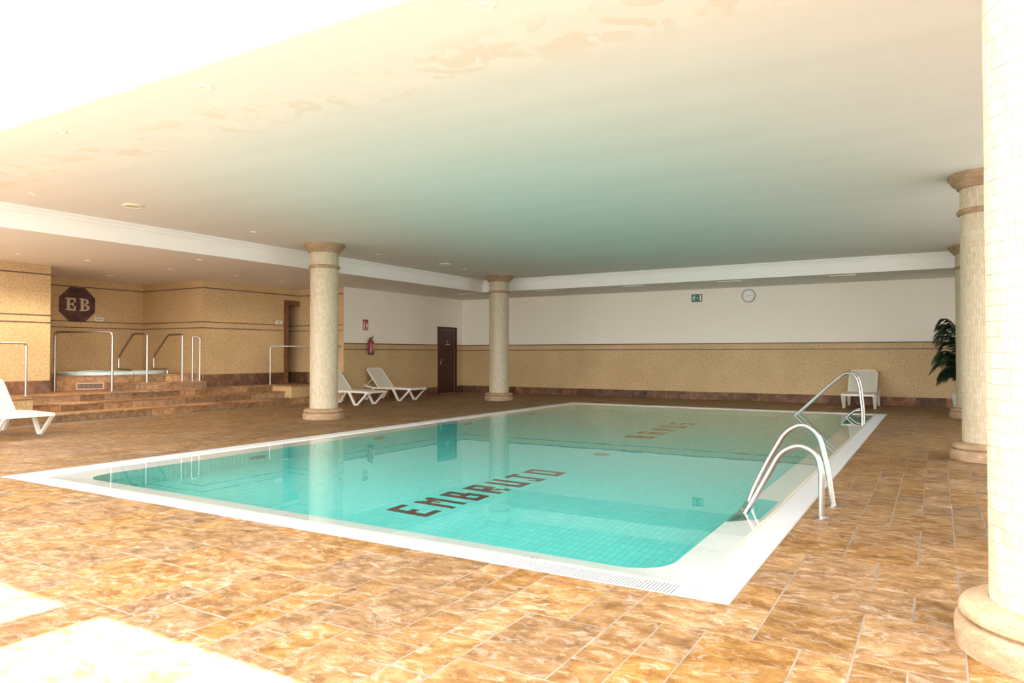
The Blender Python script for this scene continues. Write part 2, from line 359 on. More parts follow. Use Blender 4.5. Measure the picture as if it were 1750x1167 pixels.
w_g = MB().box((3.4, 3.39, 0), (3.6, RY0, 3.62)).box((3.4, RY1, 0), (3.6, WF, 3.62)).box((3.4, RY0, RZ), (3.6, RY1, 3.62)).build('wall_right', M['white'], kind='structure')
MB().box((WE, 14.166, .0), (WE + .012, 18.40, 1.545)).box((WE, 19.31, 0), (WE + .012, WF, 1.545)).build('mosaic_dado', M['mosaic'], w_e)
MB().box((WE + .012, WF - .012, 0), (3.4, WF, 1.545)).build('mosaic_dado', M['mosaic'], w_f)
def strip(parent, a, b): MB().box(a, b).build('dado_strip', M['strip'], parent)
S1, S2, S3 = (2.86, 2.885), (2.03, 2.052), (1.885, 1.907)
for z0, z1 in (S1, S2, S3):
    strip(w_a, (WA, 3.39, z0), (WA + .012, 7.762, z1)); strip(w_as, (WB, 7.75, z0), (WA + .012, 7.762, z1))
    strip(w_b, (WB, 7.762, z0), (WB + .012, 11.088, z1)); strip(w_c, (WB + .012, 11.088, z0), (WD + .012, 11.1, z1))
    strip(w_d, (WD, 11.1, z0), (WD + .012, 13.60 if z0 < 2.5 else 14.15, z1)); strip(w_r, (WD if z0 > 2.5 else -18, 14.138, z0), (WE, 14.15, z1))
for z0, z1 in ((1.53, 1.56), (1.372, 1.396)):
    strip(w_e, (WE + .012, 14.166, z0), (WE + .026, 18.34, z1)); strip(w_e, (WE + .012, 19.37, z0), (WE + .026, WF - .012, z1))
    strip(w_f, (WE + .026, WF - .026, z0), (3.4, WF - .012, z1))
# skirting stones
def skirt(name, axis, at_, a, b, z0, z1, sgn, piece_len=.6, m='skirt', th=.022):
    root = empty(name, (0, 0, 0), kind='structure'); p = a
    while p < b - .05:
        q = min(b, p + piece_len * random.uniform(.75, 1.2))
        if b - q < .15: q = b
        s = MB(); s.cur = random.random(); t = th + random.uniform(-.002, .002)
        if axis == 'y': s.box((at_, p + .002, z0), (at_ + sgn * t, q - .002, z1))
        else: s.box((p + .002, at_, z0), (q - .002, at_ + sgn * t, z1))
        s.build('skirting_stone', M[m], root); p = q
    return root
skirt('baseboard_back', 'x', WF - .012, WE + .03, 3.4, 0, .215, -1)
skirt('baseboard_rear_left', 'y', WE + .012, 14.17, 18.33, 0, .215, 1)
skirt('baseboard_rear_corner', 'y', WE + .012, 19.38, WF - .012, 0, .215, 1)
skirt('baseboard_left', 'y', WA, 3.5, 7.75, .46, .72, 1)
skirt('baseboard_passage', 'y', WD, 11.12, 13.60, .46, .76, 1)
skirt('baseboard_return', 'x', 14.15, -18, WE, .46, .76, -1)

# ------------------------------------------------------------------ floor tiles (opus pattern on a 20 cm grid, keyed to the kerb)
G = .2
def cell_ok(i, j):
    x0 = PX1 + i * G; y0 = PY0 + j * G
    x1, y1 = x0 + G, y0 + G
    if x1 > PX0 + .001 and x0 < PX1 - .001 and y1 > PY0 + .001 and y0 < PY1 - .001: return False
    if x0 < -13.86 and y1 > 3.4 and y0 < 14.2: return False
    if x0 < WE - .01: return y1 < 3.6
    return True
I0, I1, J0, J1 = -100, 22, -16, 81
used = set(); tiles = []; own = {}
PXc = round((PX0 - PX1) / G)
for j in range(J0, J1):
    for i in range(I0, I1):
        if (i, j) in used or not cell_ok(i, j): continue
        opts = [(3, 2), (2, 3), (2, 2), (2, 1), (1, 2), (3, 1)]; random.shuffle(opts)
        def score(o):
            a, b = o; sc = (a * b) ** 1.25 * random.random() ** .7
            k = 1
            while k < 9 and own.get((i + a - 1, j - k), -1) != own.get((i + a, j - k), -1): sc *= .45; k += 1      # would carry on the joint below
            k = 1
            while k < 9 and own.get((i - k, j + b - 1), -1) != own.get((i - k, j + b), -1) and (i - k, j + b) in own: sc *= .45; k += 1   # would carry on the joint to the left
            sc *= 1.6 if a + b == 5 and (i + j) % 3 else 1
            return -sc
        opts.sort(key=score); opts.append((1, 1))
        for (a, b) in opts:
            if all((i + u, j + v) not in used and cell_ok(i + u, j + v) and i + u < I1 and j + v < J1 for u in range(a) for v in range(b)):
                for u in range(a):
                    for v in range(b): used.add((i + u, j + v)); own[(i + u, j + v)] = len(tiles)
                tiles.append((PX1 + i * G, PY0 + j * G, PX1 + (i + a) * G, PY0 + (j + b) * G)); break
cy_, sy_ = math.cos(.53573), math.sin(.53573)
FW = Vector((-sy_ * math.cos(.017931), cy_ * math.cos(.017931), math.sin(.017931))); RT = Vector((cy_, sy_, 0)); UP = RT.cross(FW)
def px_(p):
    v = Vector(p) - EYE; d = v.dot(FW)
    if d < .2: return None
    return 875 + FPX * v.dot(RT) / d, 583.5 - FPX * v.dot(UP) / d
def shown(t):
    q = [px_((x, y, 0)) for x, y in ((t[0], t[1]), (t[2], t[1]), (t[2], t[3]), (t[0], t[3]))]
    if any(p is None for p in q): return 0
    q = [(min(max(p[0], 0), 1750), min(max(p[1], 0), 1167)) for p in q]
    return abs(sum(q[k][0] * q[(k + 1) % 4][1] - q[(k + 1) % 4][0] * q[k][1] for k in range(4))) / 2
tiles.sort(key=lambda t: -shown(t))
field = MB()
for k, (x0, y0, x1, y1) in enumerate(tiles):
    g = random.uniform(.0022, .0042); m = field if k >= 300 else MB()
    m.cur = random.random()
    m.bbox((x0 + g, y0 + g, -.006), (x1 - g, y1 - g, random.uniform(-.0012, .0008)), .003, bottom=False)
    if k < 300: m.build('floor_tile', M['floor'], floor)
field.build('floor_tile_field', M['floor'], floor, kind='stuff')

# ------------------------------------------------------------------ swimming pool
pool = empty('swimming_pool', (PX1, PY0, 0), label='rectangular indoor swimming pool with turquoise mosaic basin and white overflow kerb', cat='pool')
def P(mb, name, m, **k):
    o = mb.build(name, m, **k); o.parent = pool; o.matrix_parent_inverse = Matrix.Translation((-PX1, -PY0, 0)); return o
WG, WR = .225, .52; ZP = -1.2
# loops: outer (inner line of grate), inner lip of slope, with ladder recesses on the right side
def loops():
    o = []; i = []
    def corner(cx, cy, ox, oy, a0):
        for k in range(9):
            a = a0 + PI / 2 * k / 8
            i.append((cx + .28 * math.cos(a), cy + .28 * math.sin(a), -.17)); o.append((ox, oy, -.004))
    x0, x1, y0, y1 = PX0 + WR, PX1 - WR, PY0 + WR, PY1 - WR
    X0, X1, Y0, Y1 = PX0 + WG, PX1 - WG, PY0 + WG, PY1 - WG
    corner(x1 - .28, y0 + .28, X1, Y0, -PI / 2)
    for (a, b) in ((5.66, 6.66), (15.35, 16.1)):
        for (yy, xx, zz) in ((a, x1, -.17), (a + .03, x1 + .1, -.12), (a + .12, x1 + .24, -.06), (b - .12, x1 + .24, -.06), (b - .03, x1 + .1, -.12), (b, x1, -.17)):
            i.append((xx, yy, zz)); o.append((X1, yy, -.004))
    corner(x1 - .28, y1 - .28, X1, Y1, 0)
    corner(x0 + .28, y1 - .28, X0, Y1, PI / 2)
    corner(x0 + .28, y0 + .28, X0, Y0, PI)
    return o, i
LO, LI = loops(); n = len(LO)
rim = MB(); rim.add(LO + LI, [(k, n + k, n + (k + 1) % n, (k + 1) % n) if True else 0 for k in range(n)])
P(rim, 'sloped_rim', M['rim'])
# rim joints stay real: thin tile courses on the straight runs
wl = MB(); wl.add(LI + [(p[0], p[1], ZP) for p in LI], [(k, n + k, n + (k + 1) % n, (k + 1) % n) for k in range(n)])
P(wl, 'basin_wall', M['poolgrout'])
MB_ = MB().box((PX0 + .3, PY0 + .3, ZP - .1), (PX1 - .2, PY1 - .3, ZP)); P(MB_, 'basin_floor', M['poolgrout'])
tf = MB(); TX, TY = .0625, .125
x0, x1, y0, y1 = PX0 + WR, PX1 - WR, PY0 + WR, PY1 - WR
nx, ny = int((x1 - x0) / TX), int((y1 - y0) / TY)
for a in range(nx):
    for b in range(ny):
        tf.cur = random.random(); X = x0 + a * TX; Y = y0 + b * TY
        tf.box((X + .003, Y + .003, ZP), (X + TX - .003, Y + TY - .003, ZP + .004), bottom=False)
P(tf, 'floor_mosaic', M['pooltile'], kind='stuff')
tw = MB(); nz = 8; hz = .99 / nz
for a in range(int((y1 - y0 - .6) / TX)):
    Y = y0 + .3 + a * TX
    for c in range(nz):
        tw.cur = random.random(); z = ZP + c * hz
        tw.box((x0, Y + .003, z + .003), (x0 + .004, Y + TX - .003, z + hz - .003))
        if not (5.6 < Y < 6.7 or 15.3 < Y < 16.2): tw.box((x1 - .004, Y + .003, z + .003), (x1, Y + TX - .003, z + hz - .003))
for a in range(int((x1 - x0 - .6) / TX)):
    X = x0 + .3 + a * TX
    for c in range(nz):
        tw.cur = random.random(); z = ZP + c * hz
        tw.box((X + .003, y1 - .004, z + .003), (X + TX - .003, y1, z + hz - .003)); tw.box((X + .003, y0, z + .003), (X + TX - .003, y0 + .004, z + hz - .003))
P(tw, 'wall_mosaic', M['pooltile'], kind='stuff')
# overflow grate: white slats across a shallow channel
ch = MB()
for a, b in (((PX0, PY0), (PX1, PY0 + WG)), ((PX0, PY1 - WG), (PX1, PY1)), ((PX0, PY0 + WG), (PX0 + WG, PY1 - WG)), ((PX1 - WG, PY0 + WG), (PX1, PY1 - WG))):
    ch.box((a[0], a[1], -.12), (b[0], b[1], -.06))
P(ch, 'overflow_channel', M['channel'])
def grate(x0, y0, x1, y1, along):
    g = MB(); pitch = .02
    if along == 'x':
        k = x0
        while k < x1: g.box((k + .002, y0 + .012, -.022), (k + .0125, y1 - .017, 0), bottom=False); k += pitch
        for yy in (y0, y1 - .028): g.box((x0, yy, -.022), (x1, yy + .012, -.0005), bottom=False)
    else:
        k = y0
        while k < y1: g.box((x0 + .012, k + .002, -.022), (x1 - .012, k + .0125, 0), bottom=False); k += pitch
        for xx in (x0, x1 - .012): g.box((xx, y0, -.022), (xx + .012, y1, -.0005), bottom=False)
    P(g, 'overflow_grate', M['grate'], kind='stuff')
GW = .21
grate(PX0 + GW, PY0, PX1 - .29, PY0 + GW, 'x'); grate(PX0 + GW, PY1 - GW, PX1 - GW, PY1, 'x')
grate(PX0, PY0 + GW, PX0 + GW, PY1 - GW, 'y'); grate(PX1 - GW, PY0 + GW, PX1, PY1 - GW, 'y')
es = MB()
for (a, b) in (((PX0 + GW, PY0 + GW), (PX1 - GW, PY0 + WG)), ((PX0 + GW, PY1 - WG), (PX1 - GW, PY1 - GW)), ((PX0 + GW, PY0 + WG), (PX0 + WG, PY1 - WG)), ((PX1 - WG, PY0 + WG), (PX1 - GW, PY1 - WG))):
    es.box((a[0], a[1], -.03), (b[0], b[1], -.002))
P(es, 'edge_strip', M['edge'])
for (cx, cy, ww) in ((PX1 - .29, PY0, .29), (PX0, PY0, GW), (PX0, PY1 - GW, GW), (PX1 - GW, PY1 - GW, GW)):
    cp = MB().bbox((cx, cy, -.022), (cx + ww, cy + GW, 0), .002); o = P(cp, 'corner_plate', M['grate'])
    if ww > .25:
        h = MB()
        for r_ in range(4):
            for q in range(3): h.lathe([(.007, 0), (.007, .0008)], cx + .03 + q * .033 + (r_ % 2) * .012, cy + .03 + r_ * .045, n=10)
        for r_ in range(5): h.box((cx + .17 + (r_ % 2) * .02, cy + .04 + r_ * .022, 0), (cx + .23 + (r_ % 2) * .02, cy + .045 + r_ * .022, .0006))
        hh = h.build('drain_hole', M['ink'], kind='stuff'); hh.parent = o
# floor lettering
BM = {
'E': '###### ###### ##.... ##.... ##.... ####.. ####.. ##.... ##.... ##.... ###### ######',
'M': '##...## ###.### ####### ####### ##.#.## ##.#.## ##...## ##...## ##...## ##...## ##...## ##...##',
'B': '#####. #####. ##.##. ##.##. ##.##. ###### ###### ##..## ##..## ##..## ###### ######',
'R': '###### ###### ##..## ##..## ##..## ###### ###### ####.. ##.##. ##.##. ##..## ##..##',
'U': '##..## ##..## ##..## ##..## ##..## ##..## ##..## ##..## ##..## ##..## ###### ######',
'J': '###### ###### ..##.. ..##.. ..##.. ..##.. ..##.. ..##.. #.##.. #.##.. ####.. ####..',
'O': '###### ###### ##..## ##..## ##..## ##..## ##..## ##..## ##..## ##..## ###### ######',
'A': '###### ###### ##..## ##..## ##..## ###### ###### ##..## ##..## ##..## ##..## ##..##',
'N': '##...## ###..## ###..## ####.## ####.## ##.#.## ##.#### ##.#### ##..### ##..### ##...## ##...##',
'S': '###### ###### ##.... ##.... ##.... ###### ###### ....## ....## ....## ###### ######'}
def word(s, xa, xb_, ys, wd, sl=0.0):
    for chx, yy in zip(s, ys):
        xt, xb = xa + sl * (yy - ys[0]), xb_ + sl * (yy - ys[0])
        m = MB(); rows = BM[chx].split(); ch_ = (xb - xt) / 12; cw = wd / len(rows[0])
        for r_, row in enumerate(rows):
            for q, c in enumerate(row):
                if c == '#':
                    m.cur = random.random()
                    m.box((xt + r_ * ch_ - .0005, yy + q * cw - .0005, ZP + .003), (xt + (r_ + 1) * ch_ + .0005, yy + (q + 1) * cw + .0005, ZP + .0065), bottom=False)
        P(m, 'floor_letter', M['letter'])
word('EMBRUJO', -4.70, -4.20, [5.47 + .388 * k for k in range(7)], .262, .09)
word('BANUS', -4.64, -4.14, [11.55 + .59 * k for k in range(5)], .31)
# depth marks on the rim, drains and lamps
def flatM(x, y, z, ang=0): return Matrix.Translation((x, y, z)) @ Matrix.Rotation(ang, 4, 'Z')
def slope_z(y): return -.004 - (y - (PY0 + WG)) / (WR - WG) * .166
tilt = math.atan2(-.166, WR - WG)
for xx, s_, mm in ((-2.25, '1', 'ink'), (-2.19, ',20', 'signred'), (-6.95, '1,20', 'signred')):
    t = text_mb(s_, .07, Matrix.Translation((xx, 3.935, slope_z(3.935) + .002)) @ Matrix.Rotation(tilt, 4, 'X'), .002); P(t, 'depth_mark', M[mm])
for x_, y_, mm, r_ in ((-4.19, 9.59, 'tan', .12),):
    d = MB().lathe([(r_, 0), (r_, .012), (r_ * .8, .018), (.01, .02)], x_, y_, n=28, cz=ZP + .004); P(d, 'floor_drain', M[mm], smooth=True)
for y_ in (6.43, 8.83, 11.36, 13.85):
    d = MB().lathe([(.14, 0), (.14, .015), (.10, .03), (.01, .032)], x0 + .004, y_, n=28, axis='x', cz=-.62); P(d, 'underwater_lamp', M['tan'] if y_ > 7 else M['darkteal'], smooth=True)
water = MB().add([(PX0 + WG, PY0 + WG, -.014), (PX1 - WG, PY0 + WG, -.014), (PX1 - WG, PY1 - WG, -.014), (PX0 + WG, PY1 - WG, -.014)], [(0, 1, 2, 3)]).build('pool_water', M['water'], kind='stuff')
tag(water, 'still clear turquoise water filling the swimming pool to its brim', 'water')

# ------------------------------------------------------------------ columns
CR = .268
def column_parts(root, proto=None):
    if proto:
        for ch_ in proto.children: copy_tree(ch_, root)
        return
    sh = MB().lathe([(CR - .004, .18), (CR - .004, 3.25)], n=60, cap=False).build('shaft', M['shaft'], root, smooth=True)
    t = MB(); rows = 46; nseg = 60; rh = (3.24 - .2) / rows
    for r_ in range(rows):
        off = random.random(); z0 = .2 + r_ * rh
        k = 0.0
        while k < nseg - .01:
            wd = random.choice((1, 1, 1, .8, 1.3)); wd = min(wd, nseg - k)
            if nseg - k - wd < .4: wd = nseg - k
            a0 = 2 * PI * (k + off) / nseg + .0035; a1 = 2 * PI * (k + wd + off) / nseg - .0035
            t.cur = random.random() ** .7; rr = CR + random.uniform(-.0008, .0008); ri = CR - .004
            vs_ = []
            for r2 in (ri, rr):
                for a, z in ((a0, z0 + .001), (a1, z0 + .001), (a1, z0 + rh - .001), (a0, z0 + rh - .001)): vs_.append((r2 * math.cos(a), r2 * math.sin(a), z))
            t.add(vs_, [(4, 5, 6, 7), (0, 1, 5, 4), (1, 2, 6, 5), (2, 3, 7, 6), (3, 0, 4, 7)]); k += wd
    t.build('mosaic_tile', M['coltile'], root, kind='stuff')
    MB().lathe([(.396, 0), (.398, .02), (.399, .10), (.393, .116), (.378, .122), (.36, .124)], n=56, cap=False).build('base_plinth', M['capital'], root, smooth=True)
    MB().lathe([(.358, .122), (.364, .13), (.382, .142), (.384, .158), (.372, .182), (.345, .198), (.318, .204), (CR + .002, .208)], n=56, cap=False).build('base_moulding', M['capital'], root, smooth=True)
    MB().lathe([(CR, 2.915), (.29, 2.92), (.302, 2.94), (.302, 2.96), (.29, 2.98), (CR, 2.985)], n=56, cap=False).build('neck_ring', M['capital'], root, smooth=True)
    MB().lathe([(CR, 3.225), (.292, 3.228), (.302, 3.245), (.308, 3.26), (.35, 3.29), (.372, 3.33), (.376, 3.345), (.39, 3.352), (.395, 3.385), (.392, 3.40)], n=56).build('capital', M['capital'], root, smooth=True)
cols = [(.45, 3.73, 'nearest and widest cream mosaic column with worn round stone base, at the right picture edge'),
        (.515, 10.2, 'cream mosaic column half hidden behind the nearest right-hand column'),
        (.585, 16.75, 'far right cream mosaic column with the potted palm beside it'),
        (-10.31, 10.17, 'cream mosaic column left of the pool in front of the two cream loungers'),
        (-10.34, 16.72, 'cream mosaic column near the far left corner of the pool')]
first = None
for x, y, lb in cols:
    r_ = empty('column', (x, y, 0), random.uniform(0, 6), lb, 'column', 'mosaic columns around the pool')
    column_parts(r_, first); first = first or r_

# ------------------------------------------------------------------ steps, platform, whirlpool
steps = empty('steps', (0, 0, 0), kind='structure')
ZL = (.16, .31, .46); XR = (-13.85, -14.30, -14.75); LY0, LY1 = 6.72, 12.75
core = MB()
core.box((-15.55, 3.5, 0), (XR[0] - .022, 14.15, ZL[0] - .028)); core.box((-15.55, LY0, 0), (XR[1] - .022, LY1, ZL[1] - .028)); core.box((-17.75, LY0, 0), (XR[2] - .022, LY1 + .02, ZL[2] - .028))
core.build('step_core', M['grout'], steps)
def course(x, a, b, z0, z1, depth, name_r='riser_stone', name_t='tread_stone'):
    p = a
    while p < b - .01:
        q = min(b, p + random.uniform(.38, .85))
        if b - q < .2: q = b
        s = MB(); s.cur = random.random(); s.box((x - .022, p + .0015, z0), (x - random.uniform(-.001, .001), q - .0015, z1 - .03)); s.build(name_r, M['step'], steps); p = q
    p = a
    while p < b - .01:
        q = min(b, p + random.uniform(.5, .95))
        if b - q < .2: q = b
        s = MB(); s.cur = random.random(); s.bbox((x - depth, p + .0015, z1 - .028), (x + .024, q - .0015, z1), .004); s.build(name_t, M['step'], steps); p = q
course(XR[0], 3.5, 14.13, 0, ZL[0], .47); course(XR[1], LY0, LY1, ZL[0], ZL[1], .47)
course(XR[2], LY0, LY1, ZL[1], ZL[2], .54)
plat = MB(); plat.box((-17.75, LY0, ZL[2] - .028), (-15.29, LY1 + .02, ZL[2]));  plat.box((-18.0, 11.3, .3), (-15.31, 14.15, ZL[2] - .001)); plat.cur = .2
plat.build('landing_paving', M['step'], steps)
for nm, ya, yb in (('left', 3.5, LY0), ('right', LY1, 14.15)):
    MB().box((-15.55, ya, ZL[0]), (-14.05, yb, ZL[2] - .035)).build('mosaic_cheek', M['mosaic'], steps)
    s = MB(); s.cur = .35; s.bbox((-15.55, ya - .01, ZL[2] - .035), (-14.035, yb + (.01 if nm == 'left' else -.01), ZL[2] + .001), .004); s.build('cheek_coping', M['step'], steps)
MB().box((-15.05, 13.1, .462), (-14.4, 13.95, .475)).build('door_mat', M['mat'])
tag(bpy.data.objects['door_mat'], 'thin brown door mat lying on the landing before the passage', 'mat')
# top step in front of the whirlpool
def poly_step(pts, z0, z1, nm):
    s = MB(); s.cur = .6; s.prism(pts, z0, z1 - .028); s.build(nm + '_body', M['grout'], steps)
    front = (Vector(pts[0]), Vector(pts[1])); d = front[1] - front[0]; L_ = d.length; d.normalize(); nrm = Vector((d.y, -d.x))
    p = 0
    while p < L_ - .01:
        q = min(L_, p + random.uniform(.35, .7))
        if L_ - q < .18: q = L_
        a = front[0] + d * (p + .0015); b = front[0] + d * (q - .0015)
        s = MB(); s.cur = random.random(); s.prism([a, a + nrm * .02, b + nrm * .02, b], z0, z1 - .03); s.build('riser_stone', M['step'], steps); p = q
    p = 0
    while p < L_ - .01:
        q = min(L_, p + random.uniform(.5, .9))
        if L_ - q < .18: q = L_
        a = front[0] + d * (p + .0015); b = front[0] + d * (q - .0015)
        s = MB(); s.cur = random.random(); s.prism([a - nrm * .32, a + nrm * .035, b + nrm * .035, b - nrm * .32], z1 - .028, z1); s.build('tread_stone', M['step'], steps); p = q
poly_step([(-15.55, 9.0), (-15.02, 11.0), (-15.6, 11.08), (-16.2, 9.45)], .46, .615, 'top_step')
# whirlpool surround
JA, JB = Vector((-16.52, 7.95)), Vector((-15.26, 10.99))
poly_step([JA, JB, Vector((-15.32, 11.09)), Vector((-17.74, 11.09)), Vector((-17.74, 7.77)), Vector((-16.6, 7.77))], .46, .785, 'whirlpool_surround')
s = MB(); s.cur = .4; s.prism([JA + Vector((-.25, .1)), JB + Vector((-.27, .1)), Vector((-17.74, 11.09)), Vector((-17.74, 7.77)), Vector((-16.85, 7.77))], .755, .784); s.build('whirlpool_paving', M['step'], steps)
tub = empty('whirlpool_tub', (-16.75, 9.75, .785), label='pale aqua whirlpool tub sunk in the stone podium under the octagon', cat='tub')
rx, ry = .78, 1.12
def ring(rr, z, n=48): return [(math.copysign(abs(math.cos(2 * PI * k / n)) ** .7, math.cos(2 * PI * k / n)) * rr * rx, math.copysign(abs(math.sin(2 * PI * k / n)) ** .7, math.sin(2 * PI * k / n)) * rr * ry, z) for k in range(n)]
def lofted(rs):
    m = MB(); n_ = 48; vs_ = []
    for rr, z in rs: vs_ += ring(rr, z)
    fs_ = [(j * n_ + k, j * n_ + (k + 1) % n_, (j + 1) * n_ + (k + 1) % n_, (j + 1) * n_ + k) for j in range(len(rs) - 1) for k in range(n_)]
    return m.add(vs_, fs_)
lofted([(1.0, 0.0), (1.0, .055), (.985, .07), (.90, .07), (.87, .05)]).build('tub_lip', M['tub'], tub, smooth=True)
ins = lofted([(.87, .05), (.84, .0), (.80, -.1), (.60, -.15)]); ins.f.append(tuple(range(3 * 48, 4 * 48))); ins.r.append(.5)
# tub basin sits inside the podium
ins.build('tub_basin', M['tub'], tub, smooth=True)
hd = MB().tube([(-.1, -.75, .055), (-.1, -.45, .075), (-.1, -.15, .055)], .028, n=8, fillet=.2); hd.build('head_rest', M['tub'], tub, smooth=True)
pr = Matrix
# air grille in the podium front
gd = (JB - JA).normalized(); ga = math.atan2(gd.y, gd.x)
gc = JA + gd * ((Vector((-16.135, 8.88)) - JA).dot(gd)) + Vector((gd.y, -gd.x)) * .0205
vg = empty('vent_grille', (gc.x, gc.y, .548), ga, 'rectangular dark air grille with pinkish frame below the whirlpool rim', 'vent')
MB().box((-.24, -.002, -.05), (.24, 0, .05)).build('grille_backing', M['dark'], vg)
fr = MB()
for a, b in (((-.27, -.016, .05), (.27, 0, .075)), ((-.27, -.016, -.075), (.27, 0, -.05)), ((-.27, -.016, -.05), (-.24, 0, .05)), ((.24, -.016, -.05), (.27, 0, .05))): fr.box(a, b)
fr.build('grille_frame', M['pink'], vg)
gb = MB()
for k in range(24): gb.box((-.23 + k * .02, -.008, -.05), (-.226 + k * .02, -.002, .05))
for k in range(3): gb.box((-.24, -.010, -.026 + k * .025), (.24, -.004, -.022 + k * .025))
gb.build('grille_bars', M['pink'], vg)

# ------------------------------------------------------------------ stainless rails
def flange(mb, x, y, z, r=.05): mb.lathe([(r, 0), (r, .006), (r * .7, .012)], x, y, n=20, cz=z)
def rail(name, pts, feet, label, r=.021, fil=.07, walls=(), extra=()):
    o = Vector(pts[0]); root = empty(name, o, label=label, cat='handrail')
    m = MB().tube(pts, r, fillet=fil)
    t = m.build('tube', M['steel'], smooth=True, origin=o); t.location = (0, 0, 0); t.parent = root
    for e in extra:
        t = MB().tube(e, r, fillet=fil).build('brace', M['steel'], smooth=True, origin=o); t.location = (0, 0, 0); t.parent = root
    for f in feet:
        m = MB(); flange(m, *f); t = m.build('foot_flange', M['steel'], smooth=True, origin=o); t.location = (0, 0, 0); t.parent = root
    for f in walls:
        m = MB().lathe([(.045, 0), (.045, .01)], f[0], f[1], n=18, axis='y', cz=f[2]); t = m.build('wall_flange', M['steel'], smooth=True, origin=o); t.location = (0, 0, 0); t.parent = root
    return root
rail('handrail', [(-14.9, 7.0, .46), (-14.9, 7.0, 1.46), (-14.9, 3.6, 1.46), (-14.9, 3.6, .46)], [(-14.9, 7.0, .46)], 'steel handrail on the left landing, cut off by the left picture edge', fil=.06)
rail('handrail', [(-16.30, 8.22, .46), (-16.30, 8.22, 1.73), (-15.22, 8.84, 1.73), (-15.22, 8.84, .46)], [(-16.30, 8.22, .46), (-15.22, 8.84, .46)], 'wide steel hoop rail standing before the air grille and octagon', r=.024, fil=.09)
R3 = [(-15.41, .615), (-15.41, 1.72), (-15.95, 1.72), (-16.52, 1.2), (-16.52, .9), (-15.98, .89), (-15.98, .785)]
rail('handrail', [(x, 9.75, z) for x, z in R3], [(-15.41, 9.75, .615), (-15.98, 9.75, .785)], 'bent steel entry rail of the whirlpool, left one of the pair', r=.024, fil=.06)
rail('handrail', [(x + .16, 10.52, z) for x, z in R3], [(-15.25, 10.52, .615), (-15.82, 10.52, .785)], 'bent steel entry rail of the whirlpool, right one of the pair', r=.024, fil=.06)
rail('handrail', [(-15.27, 10.8, .615), (-15.27, 10.8, 1.69), (-15.13, 10.9, 1.65), (-15.13, 10.9, .615)], [(-15.27, 10.8, .615), (-15.13, 10.9, .615)], 'narrow steel hoop rail at the right end of the top step', fil=.05)
rail('handrail', [(-14.95, 12.84, .46), (-14.95, 12.84, 1.46), (-13.76, 14.1, 1.46), (-13.76, 14.14, 1.46)], [(-14.95, 12.84, .46)], 'thin steel handrail from the right landing post to the wall behind the column', fil=.07, walls=[(-13.76, 14.135, 1.46)], r=.018)
# near pool ladder
ld = empty('pool_ladder', (-.76, 6.15, 0), label='pale steel pool ladder with two hoop rails at the near right edge', cat='ladder')
H1 = [(-.77, 5.91, 0), (-.765, 5.91, .36), (-.80, 5.91, .49), (-.92, 5.91, .555), (-1.06, 5.91, .49), (-1.2, 5.90, .22), (-1.34, 5.88, -.04), (-1.46, 5.86, -.3), (-1.46, 5.86, -1.05)]
H2 = [(-.745, 6.42, 0), (-.79, 6.42, .33), (-.85, 6.42, .58), (-.97, 6.41, .675), (-1.11, 6.41, .60), (-1.26, 6.40, .33), (-1.40, 6.39, .03), (-1.46, 6.37, -.3), (-1.46, 6.37, -1.05)]
for h in (H1, H2):
    t = MB().tube(h, .0225, n=14, fillet=.12).build('side_rail', M['steel'], smooth=True, origin=ld.location); t.location = (0, 0, 0); t.parent = ld
    m = MB(); flange(m, h[0][0], h[0][1], 0, .06); t = m.build('foot_flange', M['steel'], smooth=True, origin=ld.location); t.location = (0, 0, 0); t.parent = ld
for z in (-.34, -.6, -.86):
    t = MB().bbox((-1.48, 5.87, z - .03), (-1.40, 6.37, z), .006).build('ladder_step', M['steel'], origin=ld.location); t.location = (0, 0, 0); t.parent = ld
# far stair rails
for yy, lb in ((15.75, 'front'), (16.21, 'rear')):
    pts = [(-1.29, yy, -1.1), (-1.29, yy, .1), (-1.34, yy, .62), (-1.40, yy, .82), (-1.53, yy, .895), (-1.66, yy, .83), (-2.0, yy, .52), (-2.53, yy, -.0), (-2.9, yy, -.4), (-2.9, yy, -1.19)]
    rail('stair_rail', pts, [], f'slanting steel stair rail at the far right pool corner, {lb} one of the pair', r=.021, fil=.1,
         extra=[[(-1.32, yy, .14), (-1.43, yy, .13), (-1.57, yy, 0), (-1.66, yy, -.12)]])

